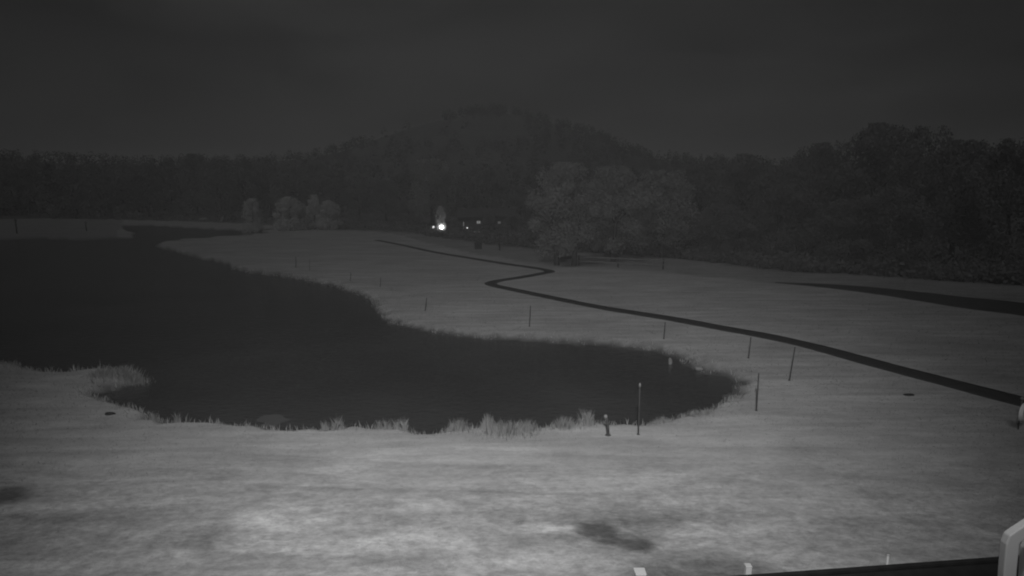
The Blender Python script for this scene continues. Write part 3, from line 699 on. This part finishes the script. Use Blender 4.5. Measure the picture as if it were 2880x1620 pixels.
# pale round disc on a post at the right edge
p = at_z(2869, 1205, 0); dp = thing('round_marker', (p.x, p.y, hz(p.x, p.y)), 'pale round disc on a short post at the right edge of the picture', 'marker', None, R(33))
V, Fc = tube([(0, 0.05, -0.2), (0, 0.05, 1.08)], [0.022, 0.02], 8); obj('post', mesh('post', V, Fc, M_STEEL, True), dp)
V, Fc = tube([(0, 0.0, 0.62), (0, -0.03, 0.62), (0, -0.09, 0.62)], [0.33, 0.33, 0.26], 28); obj('disc', mesh('disc', V, Fc, M_DISC, False), dp)
V, Fc = blob((0, 0.05, 1.10), (0.06, 0.06, 0.06), 3, 2, 0.05); obj('knob', mesh('knob', V, Fc, M_STAKE_TIP, True), dp)

# ------------------------------------------------------------------ posts just below the camera
def short_post(px, py, zt, wx, mat, label, name='post', cat='post', rnd=False):
    t = at_z(px, py, zt); g = hz(t.x, t.y); h = zt - g; o = thing(name, (t.x, t.y, g), label, cat, None, 0.0)
    if rnd:
        V, Fc = tube([(0, 0, -0.2), (0, 0, h)], [wx, wx], 12); obj('shaft', mesh('shaft', V, Fc, mat, True), o)
        V, Fc = tube([(0, 0, h), (0, 0, h + 0.02)], [wx * 1.25, wx * 1.1], 12); obj('cap', mesh('cap', V, Fc, mat, True), o)
    else:
        V, Fc = box((0, 0, (h - 0.3) / 2), (wx, wx, h + 0.3), bev=0.008); obj('shaft', mesh('shaft', V, Fc, mat), o)
        V, Fc = box((0, 0, h + 0.012), (wx * 1.12, wx * 1.12, 0.028), bev=0.006); obj('cap', mesh('cap', V, Fc, mat), o)
short_post(1800, 1609, 0.75, 0.19, M_WHITE, 'white square post at the bottom edge of the picture')
short_post(2104, 1592, 0.75, 0.11, M_POST, 'grey slim post at the bottom edge right of the white square post')
short_post(2498, 1562, 0.75, 0.022, M_POST, 'thin grey pipe standing behind the dark roof edge', 'vent_pipe', 'pipe', True)

# dark roof below the camera, bottom right
RZ = 5.3
e0, e1 = at_z(1560, 1675, RZ), at_z(3300, 1548, RZ)
roof = thing('roof', (e0.x, e0.y, RZ), 'dark flat roof edge at the bottom right corner of the picture', 'roof')
q = [Vector((0, 0, 0)), e1 - e0, Vector((e1.x - e0.x + 0.3, -e0.y - 3, 0)), Vector((-0.3, -e0.y - 3, 0))]
for v in q: v.z = 0
V = q + [v + Vector((0, 0, -0.16)) for v in q]; Fc = [(3, 2, 1, 0), (4, 5, 6, 7), (0, 1, 5, 4), (1, 2, 6, 5), (2, 3, 7, 6), (3, 0, 4, 7)]
obj('roof_deck', mesh('roof_deck', V, [f[::-1] for f in Fc], M_ROOF), roof)
d = (q[1] - q[0]); V, Fc = box((0, 0, 0), (d.length, 0.05, 0.22), bev=0.006); o = obj('edge_trim', mesh('edge_trim', V, Fc, M_ROOF), roof, d / 2 + Vector((0, 0.027, -0.09))); o.rotation_euler = (0, 0, math.atan2(d.y, d.x))

# bent grey metal frame standing on the roof
FY = 3.05
def bar_from_px(pts, y, wpx, depth=0.045):
    """flat bar whose centre line runs through the given points on an upright plane at distance y"""
    C = [at_y(a, b, y) for a, b in pts]; w = wpx / F0 * (y * ct + (CAM_H - C[len(C) // 2].z) * st) / 2
    V, Fc = [], []
    for i, c in enumerate(C):
        d = (C[min(i + 1, len(C) - 1)] - C[max(i - 1, 0)]); d.y = 0; d.normalize(); n = Vector((-d.z, 0, d.x))
        if 0 < i < len(C) - 1:
            d1 = (C[i] - C[i - 1]).normalized(); k = 1 / max(math.cos(math.acos(max(-1, min(1, d.dot(d1))))), 0.5)
        else: k = 1
        for sn, sy in ((-1, -1), (1, -1), (1, 1), (-1, 1)): V.append(c + n * w * k * sn + Vector((0, sy * depth / 2, 0)))
    for i in range(len(C) - 1):
        for j in range(4): Fc.append((4 * i + j, 4 * i + (j + 1) % 4, 4 * i + 4 + (j + 1) % 4, 4 * i + 4 + j))
    Fc += [(3, 2, 1, 0), tuple(4 * (len(C) - 1) + j for j in range(4))]
    return V, [f[::-1] for f in Fc]
fr = thing('metal_frame', (at_y(2828, 1600, FY).x, FY, RZ), 'grey bent metal frame standing on the roof at bottom right corner', 'frame')
for pts, y, w in (([(2812,1900),(2826,1700),(2833,1600),(2840,1526),(2846,1511),(2860,1501),(2905,1472),(2990,1418),(3080,1360)], FY, 37), ([(2868,1900),(2882,1700),(2889,1600),(2894,1540),(2900,1527),(2914,1518),(2950,1496),(3020,1450)], FY + 0.22, 34)):
    V, Fc = bar_from_px(pts, y, w); V = [v - fr.location for v in V]
    me = mesh('bar', V, Fc, M_GREYPAINT); o = obj('bar', me, fr)
    bv = o.modifiers.new('bevel', 'BEVEL'); bv.width = 0.006; bv.segments = 2
for yy in (1660, 1780):
    a = at_y(2832, yy, FY + 0.02) - fr.location; b = at_y(2878, yy, FY + 0.2) - fr.location
    V, Fc = tube([a, b], [0.014, 0.014], 8); obj('rung', mesh('rung', V, Fc, M_GREYPAINT, True), fr)

# ------------------------------------------------------------------ lamps and cabins in the trees
def yard_lamp(px, py, dist, r_, mat, label, power=0, halo=False):
    c = at_y(px, py, dist); g = hz(c.x, c.y); o = thing('yard_lamp', (c.x, c.y, g), label, 'lamp', 'lit lamps among the far trees'); h = c.z - g
    V, Fc = tube([(0, 0.1, -0.2), (0, 0.1, h - r_)], [0.07, 0.05], 8); obj('post', mesh('post', V, Fc, M_DARKWOOD, True), o)
    V, Fc = tube([(0, 0.1, h - r_ * 1.25), (0, 0.1, h - r_ * 0.9)], [0.10, r_ * 0.5], 10); obj('holder', mesh('holder', V, Fc, M_DARKWOOD, True), o)
    V, Fc = blob((0, 0.1, h), (r_, r_, r_), 1, 3, 0.0); obj('bulb', mesh('bulb', V, Fc, mat, True), o)
    if halo:  # added oversized shell, imitates the soft bloom round the bright bulb
        V, Fc = blob((0, 0.1, h), (r_ * 2.0, r_ * 2.0, r_ * 2.0), 1, 4, 0.0); obj('halo', mesh('halo', V, Fc, M_HALO, True), o)
    if power:
        ld = bpy.data.lights.new('lamp_glow', 'POINT'); ld.energy = power; ld.shadow_soft_size = r_; lo = bpy.data.objects.new('lamp_glow', ld); COL.objects.link(lo); lo.parent = o; lo.location = (0, -r_ * 2 - 0.5, h + 1.2)
yard_lamp(1242, 639, 118, 0.40, M_LAMP_CORE, 'brightest white lamp among the far trees', 9, True)
yard_lamp(1219, 639, 119, 0.24, M_LAMP_DIM, 'small lamp just left of the brightest white lamp')
yard_lamp(1314, 641, 120, 0.15, M_LAMP_DIM, 'small lamp in front of the small cabin door')
yard_lamp(1347, 652, 112, 0.12, M_WIN, 'dim low lamp below the cabin window')
yard_lamp(1334, 652, 112, 0.08, M_WIN, 'faintest low lamp left of the dim low one')
def cabin(px, dist, w, label, wins, depth=5.0, hh=2.7):
    c = at_y(px, 640, dist); g = hz(c.x, c.y); o = thing('cabin', (c.x, c.y, g), label, 'cabin')
    V, Fc = box((0, depth / 2, hh / 2 - 0.1), (w, depth, hh + 0.2)); obj('wall', mesh('wall', V, Fc, M_CABIN), o)
    x = w / 2 + 0.5; y0_, y1_ = -0.6, depth + 0.6; ym = depth / 2; V = [(-x, y0_, hh - .05), (x, y0_, hh - .05), (x, ym, hh + 1.7), (-x, ym, hh + 1.7), (x, y1_, hh - .05), (-x, y1_, hh - .05)]
    V += [(a, b, z + 0.14) for a, b, z in V]
    Fc = [(0, 1, 2, 3), (3, 2, 4, 5), (7, 6, 9, 8), (8, 9, 11, 10), (0, 6, 7, 1), (4, 10, 11, 5), (1, 7, 8, 2), (2, 8, 10, 4), (0, 3, 9, 6), (3, 5, 11, 9)]
    rf = obj('roof', mesh('roof', V, Fc, M_CABIN_ROOF), o); V, Fc = box((w * 0.3, ym + 0.4, hh + 1.9), (0.5, 0.5, 1.0)); obj('chimney', mesh('chimney', V, Fc, M_DARKWOOD), rf)
    for nm, wx, wy, sx, sz, mt in wins:
        q = at_y(wx, wy, dist) - o.location
        f = mesh('frame', *box((0, 0, 0), (sx + 0.16, 0.06, sz + 0.16)), M_DARKWOOD); fo = obj(nm, f, o, (q.x, -0.034, q.z))
        nxp = 1 if nm == 'door' else 2
        for k in range(nxp):
            V, Fc = box((0, 0, 0), (sx / nxp - 0.05, 0.03, sz), bev=0.004); obj('pane', mesh('pane', V, Fc, mt), fo, ((k - (nxp - 1) / 2) * sx / nxp, -0.024, 0))
cabin(1338, 128, 7.5, 'small dark cabin with a lit window and door among the far trees', [('window',1346,625,0.8,0.55,M_WIN),('door',1304,634,0.28,1.5,M_WIN_DIM)])
cabin(1412, 138, 5.0, 'dark shed with one faint window right of the small cabin', [('window',1404,626,0.7,0.5,M_WIN_FAINT)], 4.0, 2.5)

# ------------------------------------------------------------------ floodlight that lights the lawn, on a mast behind the camera
FLP = Vector((0.1, -1.2, 14.0)); AIM = at_z(1400, 1040, 0)
fo = thing('floodlight', (FLP.x, FLP.y - 0.35, hz(0.4, -1.5)), 'floodlight on a tall mast behind the camera', 'floodlight')
mh = FLP.z - fo.location.z
V, Fc = tube([(0, -0.15, -0.3), (0, -0.15, mh * 0.5), (0, -0.15, mh + 0.1)], [0.11, 0.09, 0.06], 12); obj('mast', mesh('mast', V, Fc, M_STEEL, True), fo)
dirn = (AIM - FLP).normalized(); hq = dirn.to_track_quat('-Z', 'Y')
hs = obj('housing', mesh('housing', *box((0, 0, 0.09), (0.42, 0.32, 0.14), bev=0.02), M_STEEL), fo, (0, 0.12, mh)); hs.rotation_euler = hq.to_euler()
V, Fc = box((0, 0, 0.012), (0.38, 0.28, 0.012)); o = obj('lens', mesh('lens', V, Fc, emit('lens_glow', 2.0)), hs)
ld = bpy.data.lights.new('flood_beam', 'SPOT'); ld.energy = 19800; ld.spot_size = R(84); ld.spot_blend = 1.0; ld.shadow_soft_size = 0.35; ld.color = (1, 1, 1)
lo = bpy.data.objects.new('flood_beam', ld); COL.objects.link(lo); lo.location = FLP + dirn * 0.15; lo.rotation_euler = hq.to_euler()

# ------------------------------------------------------------------ night haze
def haze(density):
    hm = bpy.data.materials.new('haze_air'); hm.use_nodes = True; t = hm.node_tree; t.nodes.clear()
    pv = t.nodes.new('ShaderNodeVolumePrincipled'); pv.inputs['Density'].default_value = density; pv.inputs['Color'].default_value = (0.95, 0.95, 0.95, 1); pv.inputs['Anisotropy'].default_value = 0.0
    ou = t.nodes.new('ShaderNodeOutputMaterial'); t.links.new(pv.outputs[0], ou.inputs['Volume'])
    me = mesh('haze', *box((0, 0, 48.0), (13400, 13400, 101.0)), hm)
    tag(obj('haze', me), 'thin even night haze over the whole valley', 'haze', kind='stuff')
haze(0.00094)
